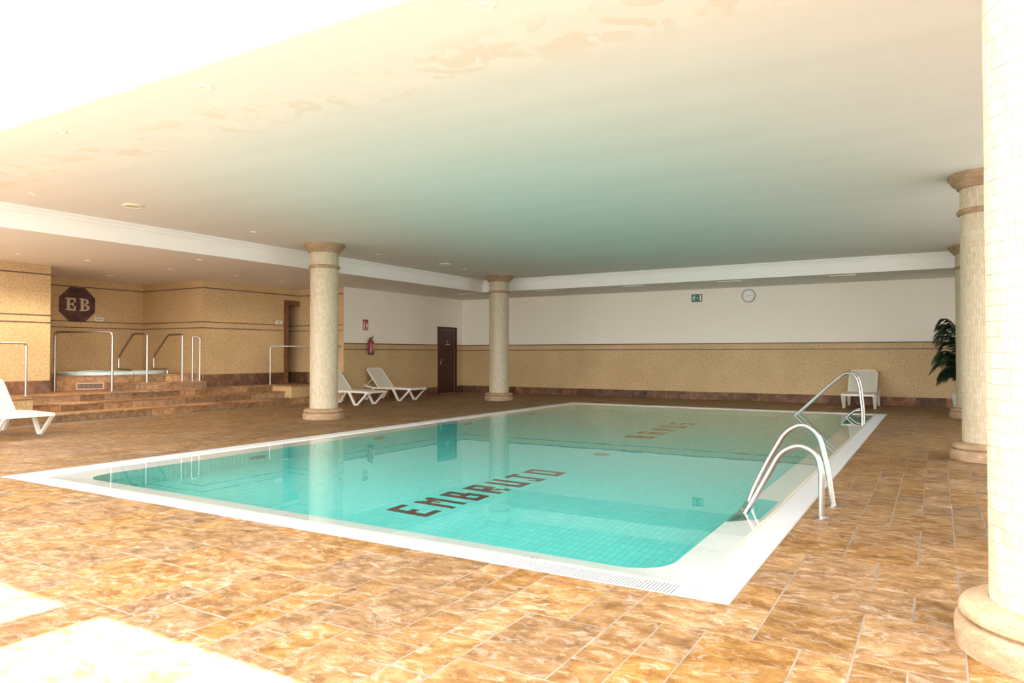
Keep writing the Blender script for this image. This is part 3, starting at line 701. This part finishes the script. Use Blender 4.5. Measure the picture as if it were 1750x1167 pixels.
# ------------------------------------------------------------------ sun loungers
def make_lounger():
    r_ = empty('sun_lounger', (0, 0, 0))
    for s_ in (-1, 1):
        y = s_ * .325
        m = MB(); path = [(.86, .325), (.3, .335), (-.3, .325), (-.62, .35), (-.85, .405), (-.95, .425)]
        for a, b in zip(path, path[1:]): m.bar((a[0], y, a[1]), (b[0], y, b[1]), .045, .05)
        m.build('side_rail', M['resin'], r_, bevel=.006)
        for (t0, b0, b1, t1, za, zb) in ((.24, .43, .51, .83, .32, .315), (-.96, -.74, -.67, -.44, .41, .325)):
            l = MB(); l.bar((t0, y, za), (b0, y, .022), .05, .055); l.bar((b0 - .01, y, .019), (b1 + .01, y, .019), .05, .038); l.bar((b1, y, .022), (t1, y, zb), .05, .04)
            l.build('leg', M['resin'], r_, bevel=.005)
    for x in (.84, -.3): MB().bar((x, -.325, .325), (x, .325, .325), .05, .045, side=(1, 0, 0)).build('cross_rail', M['resin'], r_, bevel=.005)
    MB().bar((-.93, -.325, .42), (-.93, .325, .42), .045, .04, side=(1, 0, 0)).build('head_rail', M['resin'], r_, bevel=.005)
    p = MB(); nn_ = 12
    for k in range(nn_):
        x0_, x1_ = -.28 + k * 1.13 / nn_, -.28 + (k + 1) * 1.13 / nn_
        z_ = lambda x: .352 + .010 * math.cos((x - .3) * 3.2)
        for a, b in ((-.30, -.1), (-.1, .1), (.1, .30)):
            d = lambda y: -.012 * (1 - (y / .3) ** 2)
            p.add([(x0_, a, z_(x0_) + d(a)), (x1_, a, z_(x1_) + d(a)), (x1_, b, z_(x1_) + d(b)), (x0_, b, z_(x0_) + d(b)),
                   (x0_, a, z_(x0_) + d(a) - .018), (x1_, a, z_(x1_) + d(a) - .018), (x1_, b, z_(x1_) + d(b) - .018), (x0_, b, z_(x0_) + d(b) - .018)],
                  [(0, 1, 2, 3), (7, 6, 5, 4), (0, 4, 5, 1), (2, 6, 7, 3), (1, 5, 6, 2), (3, 7, 4, 0)])
    p.build('seat_panel', M['sling'], r_)
    ang = math.radians(49); Lb = .66; px0, pz0 = -.29, .35
    def bk(u, y, off=0): return (px0 - math.cos(ang) * u + math.sin(ang) * off, y, pz0 + math.sin(ang) * u + math.cos(ang) * off)
    out = [(0, -.29), (Lb - .07, -.29), (Lb - .02, -.27), (Lb, -.22), (Lb, .22), (Lb - .02, .27), (Lb - .07, .29), (0, .29)]
    b = MB(); b.add([bk(u, y, .01) for u, y in out] + [bk(u, y, -.012) for u, y in out], [tuple(range(8)), tuple(range(15, 7, -1))] + [(k, 8 + k, 8 + (k + 1) % 8, (k + 1) % 8) for k in range(8)])
    b.build('backrest', M['sling'], r_)
    f = MB().tube([bk(0, -.30), bk(Lb - .05, -.30), bk(Lb + .008, -.25), bk(Lb + .008, .25), bk(Lb - .05, .30), bk(0, .30)], .021, n=8, fillet=.04)
    f.build('backrest_frame', M['resin'], r_, smooth=True)
    st = MB()
    for s_ in (-1, 1): st.bar(bk(.34, s_ * .25, -.02), (-.78, s_ * .25, .385), .025, .02)
    st.bar((-.78, -.3, .385), (-.78, .3, .385), .03, .025, side=(1, 0, 0)); st.build('backrest_prop', M['resin'], r_)
    return r_
proto = make_lounger()
spots = [(-12.56, 5.57, 0, 'white sun lounger before the steps, cut off by the left picture edge'),
         (-12.66, 13.42, 0, 'cream sun lounger partly hidden behind the left column'),
         (-12.86, 15.30, 0, 'cream sun lounger with raised back below the fire extinguisher'),
         (-1.56, 18.80, -PI / 2, 'cream sun lounger standing alone against the far wall behind the stair rails')]
for k, (x, y, a, lb) in enumerate(spots):
    o = proto if k == 0 else copy_tree(proto)
    o.location = (x, y, 0); o.rotation_euler = (0, 0, a); tag(o, lb, 'lounger', 'sun loungers around the pool')

# ------------------------------------------------------------------ doors
dr = empty('door_1', (WE + .012, 18.86, 0), kind='structure')
def dpart(name, mb, m, parent=dr, **k): return mb.build(name, m, parent, **k)
dpart('door_frame', MB().box((-.012, -.51, 0), (.035, -.425, 2.13)).box((-.012, .425, 0), (.035, .51, 2.13)).box((-.012, -.425, 2.05), (.035, .425, 2.13)), M['wood'])
leaf = dpart('door_leaf', MB().bbox((-.012, -.42, .008), (.012, .42, 2.045), .003), M['wood'])
dpart('door_seal', MB().box((.012, .39, .01), (.02, .402, 2.03)).box((.012, -.39, 2.018), (.02, .402, 2.03)), M['grey'])
h = MB().box((.012, -.39, .92), (.022, -.35, 1.13)); h.tube([(.022, -.37, 1.07), (.06, -.37, 1.07), (.06, -.26, 1.07)], .01, n=8, fillet=.02)
hn = h.build('door_handle', M['steel'], leaf)
g = MB(); g.prism([(-.035, 1.68), (.035, 1.68), (.004, 1.635), (.004, 1.60), (.02, 1.595), (-.02, 1.595), (-.004, 1.60), (-.004, 1.635)], .012, .0145, 'x')
for k in range(9): g.box((.012, -.12 + k * .027, 1.555), (.0145, -.12 + k * .027 + .02, 1.58))
g.build('door_sign', M['signwhite'], leaf)
dw = empty('door_2', (WD, 13.85, .46), kind='structure')
MB().box((-.21, -.25, 0), (.025, -.11, 2.27)).build('door_jamb', M['skirt'], dw); MB().box((-.21, -.11, 2.12), (.025, .285, 2.27)).build('door_lintel', M['skirt'], dw)

# ------------------------------------------------------------------ things on the walls
oc = empty('octagon_plaque', (WB + .0125, 9.44, 2.44), label='dark purple-brown marble octagon with cream E B letters on the alcove wall', cat='plaque')
a_ = .41; t8 = a_ * math.tan(PI / 8)
def octp(a): t = a * math.tan(PI / 8); return [(-t, a), (-a, t), (-a, -t), (-t, -a), (t, -a), (a, -t), (a, t), (t, a)]
MB().prism(octp(a_), 0, .016, 'x').build('octagon_stone', M['marble'], oc)
fr = MB(); o1, o2 = octp(a_), octp(a_ - .022)
fr.add([(.016, *p) for p in o1] + [(.016, *p) for p in o2] + [(.021, *p) for p in o1] + [(.021, *p) for p in o2],
       [(16 + k, 24 + k, 24 + (k + 1) % 8, 16 + (k + 1) % 8) for k in range(8)] + [(8 + k, 8 + (k + 1) % 8, 24 + (k + 1) % 8, 24 + k) for k in range(8)] + [(k, 16 + k, 16 + (k + 1) % 8, (k + 1) % 8) for k in range(8)])
fr.build('octagon_border', M['marble'], oc)
def slabE(y0, z0, w_, h_):
    m = MB(); X0, X1 = .016, .022
    R = lambda a, b, c, d: m.box((X0, y0 + a * w_, z0 + b * h_), (X1, y0 + c * w_, z0 + d * h_))
    R(.0, 0, .36, .09); R(0, .91, .36, 1); R(.14, .08, .42, .92)                 # stem with slab serifs
    R(.3, 0, 1, .13); R(.3, .87, 1, 1); R(.82, .1, 1, .36); R(.82, .66, 1, .9)   # arms and their beaks
    R(.4, .45, .72, .56); R(.66, .36, .80, .65)
    return m
slabE(-.28, -.145, .235, .30).build('letter_E', M['cream_inlay'], oc)
mB = MB()
y0, z0, w_, h_ = .045, -.145, .245, .30
for a, b, c, d in ((0, 0, .34, .09), (0, .91, .34, 1), (.12, .08, .40, .92)): mB.box((.016, y0 + a * w_, z0 + b * h_), (.022, y0 + c * w_, z0 + d * h_))
def bowl(zc, ro_y, ro_z, ri_y, ri_z):
    n_ = 12; vs_ = []; fs_ = []
    for x in (.016, .022):
        for k in range(n_ + 1):
            a = -PI / 2 + PI * k / n_
            vs_.append((x, y0 + .42 * w_ + math.cos(a) * ro_y * w_, z0 + (zc + math.sin(a) * ro_z) * h_)); vs_.append((x, y0 + .42 * w_ + math.cos(a) * ri_y * w_, z0 + (zc + math.sin(a) * ri_z) * h_))
    o_ = 2 * (n_ + 1)
    for k in range(n_):
        a, b, c, d = 2 * k, 2 * k + 1, 2 * k + 3, 2 * k + 2
        fs_ += [(o_ + a, o_ + d, o_ + c, o_ + b), (a, d, o_ + d, o_ + a), (b, o_ + b, o_ + c, c)]
    mB.add(vs_, fs_)
bowl(.26, .56, .26, .28, .16); bowl(.75, .46, .25, .22, .15)
for zc in (.045, .48, .955): mB.box((.016, y0 + .3 * w_, z0 + (zc - .05) * h_), (.022, y0 + .5 * w_, z0 + (zc + .05) * h_))
mB.build('letter_B', M['cream_inlay'], oc)
def plaque(name, loc, rz, w_, h_, label, lines):
    p = empty(name, loc, rz, label, 'sign')
    MB().bbox((-w_ / 2, -.008, -h_ / 2), (w_ / 2, 0, h_ / 2), 0.0).build('plate', M['plate'], p)
    m = MB()
    for (a, b, c, d) in lines: m.box((a, -.0095, b), (c, -.008, d))
    m.build('print', M['ink'], p); return p
plaque('small_sign', (WB, 9.97, 2.11), PI / 2, .20, .085, 'small white sign with one grey line right of the octagon', [(-.08 + k * .026, -.014, -.08 + k * .026 + .02, .012) for k in range(6)])
plaque('small_sign', (WD, 13.42, 2.105), PI / 2, .22, .11, 'small white sign with a grey square beside the passage opening', [(-.05, -.035, .05, -.028), (-.05, .028, .05, .035), (-.05, -.028, -.043, .028), (.043, -.028, .05, .028), (-.03, -.012, .03, .012)])
# fire extinguisher + its sign
fx = empty('fire_extinguisher', (WE + .012, 15.13, 1.24), label='red fire extinguisher hanging on the dado above the cream lounger', cat='extinguisher')
MB().lathe([(.02, 0), (.075, .0), (.078, .02), (.078, .06)], .1, 0, n=24).build('boot', M['black'], fx, smooth=True)
MB().lathe([(.076, .06), (.076, .33), (.066, .375), (.04, .405), (.022, .415), (.022, .44)], .1, 0, n=24).build('cylinder', M['red'], fx, smooth=True)
MB().box((.075, -.02, .44), (.125, .02, .475)).bar((.1, 0, .47), (.12, .075, .51), .022, .01, side=(1, 0, 0)).bar((.1, 0, .455), (.12, .07, .465), .022, .01, side=(1, 0, 0)).build('valve', M['black'], fx)
MB().tube([(.1, -.02, .455), (.1, -.08, .44), (.1, -.1, .36), (.1, -.095, .12)], .012, n=8, fillet=.05).build('hose', M['black'], fx, smooth=True)
lb = MB()
for k in range(9):
    a0, a1 = PI * .1 * k / 9 * 3 - .1, PI * .1 * (k + 1) / 9 * 3 - .1
    lb.add([(.1 + .0768 * math.cos(a), .0768 * math.sin(a), z) for a, z in ((a0, .14), (a1, .14), (a1, .30), (a0, .30))], [(0, 1, 2, 3)])
lb.build('paper_label', M['signwhite'], fx); MB().box((-.012, -.03, .2), (.026, .03, .42)).build('bracket', M['grey'], fx)
sg = empty('extinguisher_sign', (WE, 15.02, 2.065), PI / 2, 'red sign with white pictogram above the fire extinguisher', 'sign')
MB().box((-.105, -.006, -.15), (.105, 0, .15)).build('plate', M['signred'], sg)
g = MB(); g.prism([(-.08, -.08), (-.03, -.08), (-.03, .04), (-.045, .07), (-.045, .1), (-.065, .1), (-.065, .07), (-.08, .04)], -.008, -.006, 'y')
g.prism([(-.045, .1), (-.01, .115), (-.01, .10), (-.045, .085)], -.008, -.006, 'y')
g.prism([(.02, -.07), (.07, -.07), (.085, -.02), (.07, .03), (.06, .0), (.045, .09), (.02, .03), (.01, -.03)], -.008, -.006, 'y'); g.build('pictogram', M['signwhite'], sg)
t = text_mb('EXTINTOR', .045, Matrix.Translation((0, -.0072, -.125)) @ Matrix.Rotation(PI / 2, 4, 'X')); t.build('lettering', M['signwhite'], sg)
MB().box((-.1, -.0075, -.1), (.1, -.006, -.093)).build('rule', M['signwhite'], sg)
# emergency detector
sm = empty('wall_detector', (WE, 17.52, 2.84), label='small white motion detector high on the rear left wall', cat='detector')
MB().bbox((0, -.05, -.06), (.035, .05, .06), .0).build('housing', M['plate'], sm, bevel=.008); MB().lathe([(.04, 0), (.038, .02), (.02, .035), (.004, .04)], .035, 0, n=18, axis='x').build('lens', M['face'], sm, smooth=True)
# exit sign
ex = empty('exit_sign', (-5.74, WF, 2.815), 0, 'green emergency exit sign with running man on the white back wall', 'sign')
MB().box((-.15, -.02, -.11), (.15, 0, .11)).build('frame', M['signframe'], ex); MB().box((-.138, -.024, -.098), (.138, -.02, .098)).build('panel', M['signgreen'], ex)
g = MB()
def bar2(a, b, w_): g.bar((a[0], -.0255, a[1]), (b[0], -.0255, b[1]), w_, .003, side=(b[1] - a[1], 0, -(b[0] - a[0])))
g.lathe([(.014, -.0015), (.014, .0015)], -.06, -.0255, n=12, axis='y', cz=.06)
for a, b, w_ in (((-.065, .045), (-.085, .0), .024), ((-.085, 0), (-.06, -.035), .016), ((-.06, -.035), (-.075, -.075), .014), ((-.085, 0), (-.105, -.04), .016), ((-.105, -.04), (-.13, -.045), .013), ((-.068, .04), (-.1, .03), .012), ((-.1, .03), (-.115, .005), .011), ((-.062, .04), (-.04, .012), .012), ((-.04, .012), (-.02, .02), .011)): bar2(a, b, w_)
g.build('running_figure', M['signwhite'], ex)
MB().box((.085, -.0265, -.08), (.125, -.024, .08)).build('door_pictogram', M['signwhite'], ex)
ar = MB().prism([(-.02, -.006), (.02, -.006), (.02, -.022), (.048, 0), (.02, .022), (.02, .006), (-.02, .006)], -.0265, -.024, 'y'); ar.build('arrow', M['signwhite'], ex)
# clock
ck = empty('wall_clock', (-4.335, WF, 2.82), 0, 'round white wall clock with a grey rim on the back wall', 'clock')
MB().lathe([(.18, 0), (.18, -.04), (.172, -.048), (.158, -.045), (.155, -.02)], n=48, axis='y', cap=False).build('rim', M['grey'], ck, smooth=True)
MB().lathe([(.16, -.02), (.0005, -.02)], n=48, axis='y', cap=False).build('face', M['face'], ck)
for k in range(12):
    a = PI / 6 * k; q = .128; MB().bar((math.sin(a) * (q - .012), -.0225, math.cos(a) * (q - .012)), (math.sin(a) * (q + .012), -.0225, math.cos(a) * (q + .012)), .009, .003, side=(math.cos(a), 0, -math.sin(a))).build('hour_mark', M['ink'], ck)
for a, l, w_, nm in ((math.radians(266), .075, .010, 'hour_hand'), (math.radians(84), .115, .007, 'minute_hand')):
    MB().bar((0, -.026, 0), (math.sin(a) * l, -.026, math.cos(a) * l), w_, .003, side=(math.cos(a), 0, -math.sin(a))).build(nm, M['ink'], ck)

# ------------------------------------------------------------------ ceiling fittings
def downlight(x, y, z, r, label, group, watt=0):
    o = empty('downlight', (x, y, z), 0, label, 'light', group)
    MB().lathe([(r, 0), (r, -.006), (r * .8, -.012), (r * .72, -.004), (r * .72, 0)], n=28, cap=False).build('ring', M['lampring'], o, smooth=True)
    MB().lathe([(r * .72, -.002), (.001, -.002)], n=24, cap=False).build('lamp_glass', M['bulb'], o)
    if watt:
        ld_ = bpy.data.lights.new('lamp_glow', 'SPOT'); ld_.energy = watt; ld_.color = (1, .86, .66); ld_.spot_size = math.radians(150); ld_.spot_blend = .6; ld_.shadow_soft_size = .05
        lo = bpy.data.objects.new('lamp_glow', ld_); C.objects.link(lo); lo.parent = o; lo.location = (0, 0, -.03)
    return o
for x, y, lb in ((-2.37, 3.69, 'small round ceiling light by the open edge, at the top middle'), (-5.03, 3.66, 'small round ceiling light by the open edge, at the flaking paint'),
              (-7.26, 3.69, 'small round ceiling light by the open edge, nearest the left corner'), (-10.4, 4.94, 'faint round ceiling light beside the left bulkhead, leftmost of all'),
              (-10.3, 8.46, 'small round ceiling light between the round speaker and the left column'), (-10.29, 11.71, 'small round ceiling light just right of the left column capital'),
              (-10.25, 14.92, 'small round ceiling light beside the smaller ceiling speaker')):
    downlight(x, y, ZC, .055, lb, 'downlights in the high ceiling')
for x, y, r_, lb in ((-9.97, 6.07, .14, 'round cream speaker in the ceiling at the left'), (-10.06, 13.81, .14, 'round cream speaker in the ceiling between the two left columns')):
    o = empty('ceiling_speaker', (x, y, ZC), 0, lb, 'speaker', 'ceiling speakers')
    MB().lathe([(r_, 0), (r_, -.012), (r_ * .88, -.02), (r_ * .84, -.012)], n=36, cap=False).build('ring', M['lampring'], o, smooth=True)
    MB().lathe([(r_ * .86, -.012), (r_ * .5, -.017), (.001, -.018)], n=32, cap=False).build('grille', M['speaker'], o, smooth=True)
for x, y, lb in ((-14.22, 6.52, 'bright round light in the low ceiling at the far left above the mosaic pier'), (-14.04, 7.66, 'round light in the low ceiling left of the octagon'), (-14.0, 9.35, 'round light in the low ceiling above the alcove corner'),
              (-12.12, 8.7, 'round light in the low ceiling nearest the bulkhead'), (-13.85, 10.89, 'round light in the low ceiling above the top step'), (-14.0, 12.36, 'bright round light in the low ceiling left of the column shaft'),
              (-16.32, 9.43, 'wide round light in the low ceiling over the whirlpool')):
    downlight(x, y, ZS, .055 if x > -16 else .11, lb, 'downlights in the low ceiling', 120 if y < 8 else 22)
for x, y, lb in ((-12.11, 17.72, 'slim white air slot in the low ceiling left of the far column'), (-9.55, 17.95, 'slim white air slot over the back wall, just right of the far column'), (-6.9, 17.95, 'slim white air slot over the back wall, second from the column'),
              (-4.41, 17.95, 'slim white air slot over the wall clock'), (-1.85, 17.95, 'slim white air slot over the back wall, rightmost')):
    o = empty('air_slot', (x, y, ZS), 0, lb, 'vent', 'air slots in the low ceiling')
    MB().box((-.28, -.06, -.012), (.28, -.035, 0)).box((-.28, .035, -.012), (.28, .06, 0)).box((-.28, -.035, -.012), (-.26, .035, 0)).box((.26, -.035, -.012), (.28, .035, 0)).build('frame', M['beam'], o)
    for k in (-1, 0, 1): MB().box((-.26, k * .02 - .005, -.010), (.26, k * .02 + .005, 0)).build('blade', M['beam'], o)

# ------------------------------------------------------------------ palm in a white pot
pm = empty('potted_palm', (.47, 17.6, 0), label='dark green feathery palm in a white pot behind the far right column', cat='plant')
pt = MB().lathe([(.15, 0), (.165, .02), (.225, .40), (.24, .41), (.24, .44), (.215, .44), (.205, .40)], n=32, cap=False).build('pot', M['pot'], pm, smooth=True)
MB().lathe([(.208, .40), (.1, .415), (.001, .42)], n=24, cap=False).build('soil', M['soil'], pm)
rp = random.Random(4)
def frond(az, h0, L_, rise, m):
    mb = MB(); pts = []
    for k in range(15):
        t = k / 14; rad = L_ * (t ** 1.05) * .95; z = h0 + rise * math.sin(t * PI * .62) - .55 * L_ * t ** 3
        pts.append(Vector((math.cos(az) * rad, math.sin(az) * rad, z)))
    mb.tube(pts, .008, n=6, r2=.003)
    side = Vector((-math.sin(az), math.cos(az), 0))
    for k in range(2, 40):
        t = k / 40; f_ = t * 14; i = int(f_); p = pts[i].lerp(pts[min(i + 1, 14)], f_ - i); tan = (pts[min(i + 1, 14)] - pts[i]).normalized()
        ln = .30 * math.sin(PI * (t * .8 + .14)) + .04
        for s_ in (-1, 1):
            d = (side * s_ * .75 + tan * .65 + Vector((0, 0, -.38 + rp.uniform(-.15, .15)))).normalized(); q = p + d * ln; mid = p + d * ln * .5 + Vector((0, 0, .012)); wv = tan * .011
            tip = q + Vector((0, 0, -.05 * ln / .3))
            mb.add([p - wv * .4, p + wv * .4, mid + wv, mid - wv, tip], [(0, 1, 2, 3), (3, 2, 4)])
    return mb.build('frond', m, pm)
for k in range(5): MB().tube([(.03 * math.cos(k * 1.26), .03 * math.sin(k * 1.26), .41), (.06 * math.cos(k * 1.26), .06 * math.sin(k * 1.26), 1.0 + .12 * k)], .014, n=8, r2=.008).build('stem', M['stem'], pm, smooth=True)
fr_list = [(3.1, 1.55, .55, .62), (2.9, 1.3, .6, .62), (3.45, 1.25, .55, .55), (3.05, .9, .66, .36), (3.3, .62, .52, .36), (2.95, 1.15, .5, .5), (3.5, 1.45, .50, .6), (2.6, 1.5, .55, .55), (3.3, 1.05, .62, .42), (2.8, 1.0, .62, .38), (3.75, 1.0, .55, .4), (2.4, .95, .55, .3), (3.1, .75, .50, .32), (3.6, .72, .45, .3), (2.7, .70, .45, .28),
           (.2, 1.5, .55, .6), (1.0, 1.4, .6, .55), (5.2, 1.4, .6, .55), (4.4, 1.2, .6, .5), (.6, 1.0, .65, .4), (5.6, .95, .65, .4), (1.6, 1.1, .6, .45), (4.5, .8, .6, .35), (1.5, .75, .6, .35), (0, .8, .6, .3)]
for k, a in enumerate(fr_list): frond(a[0], a[1], a[2], a[3] * .9, M['leaf2'] if k == 9 else M['leaf'])
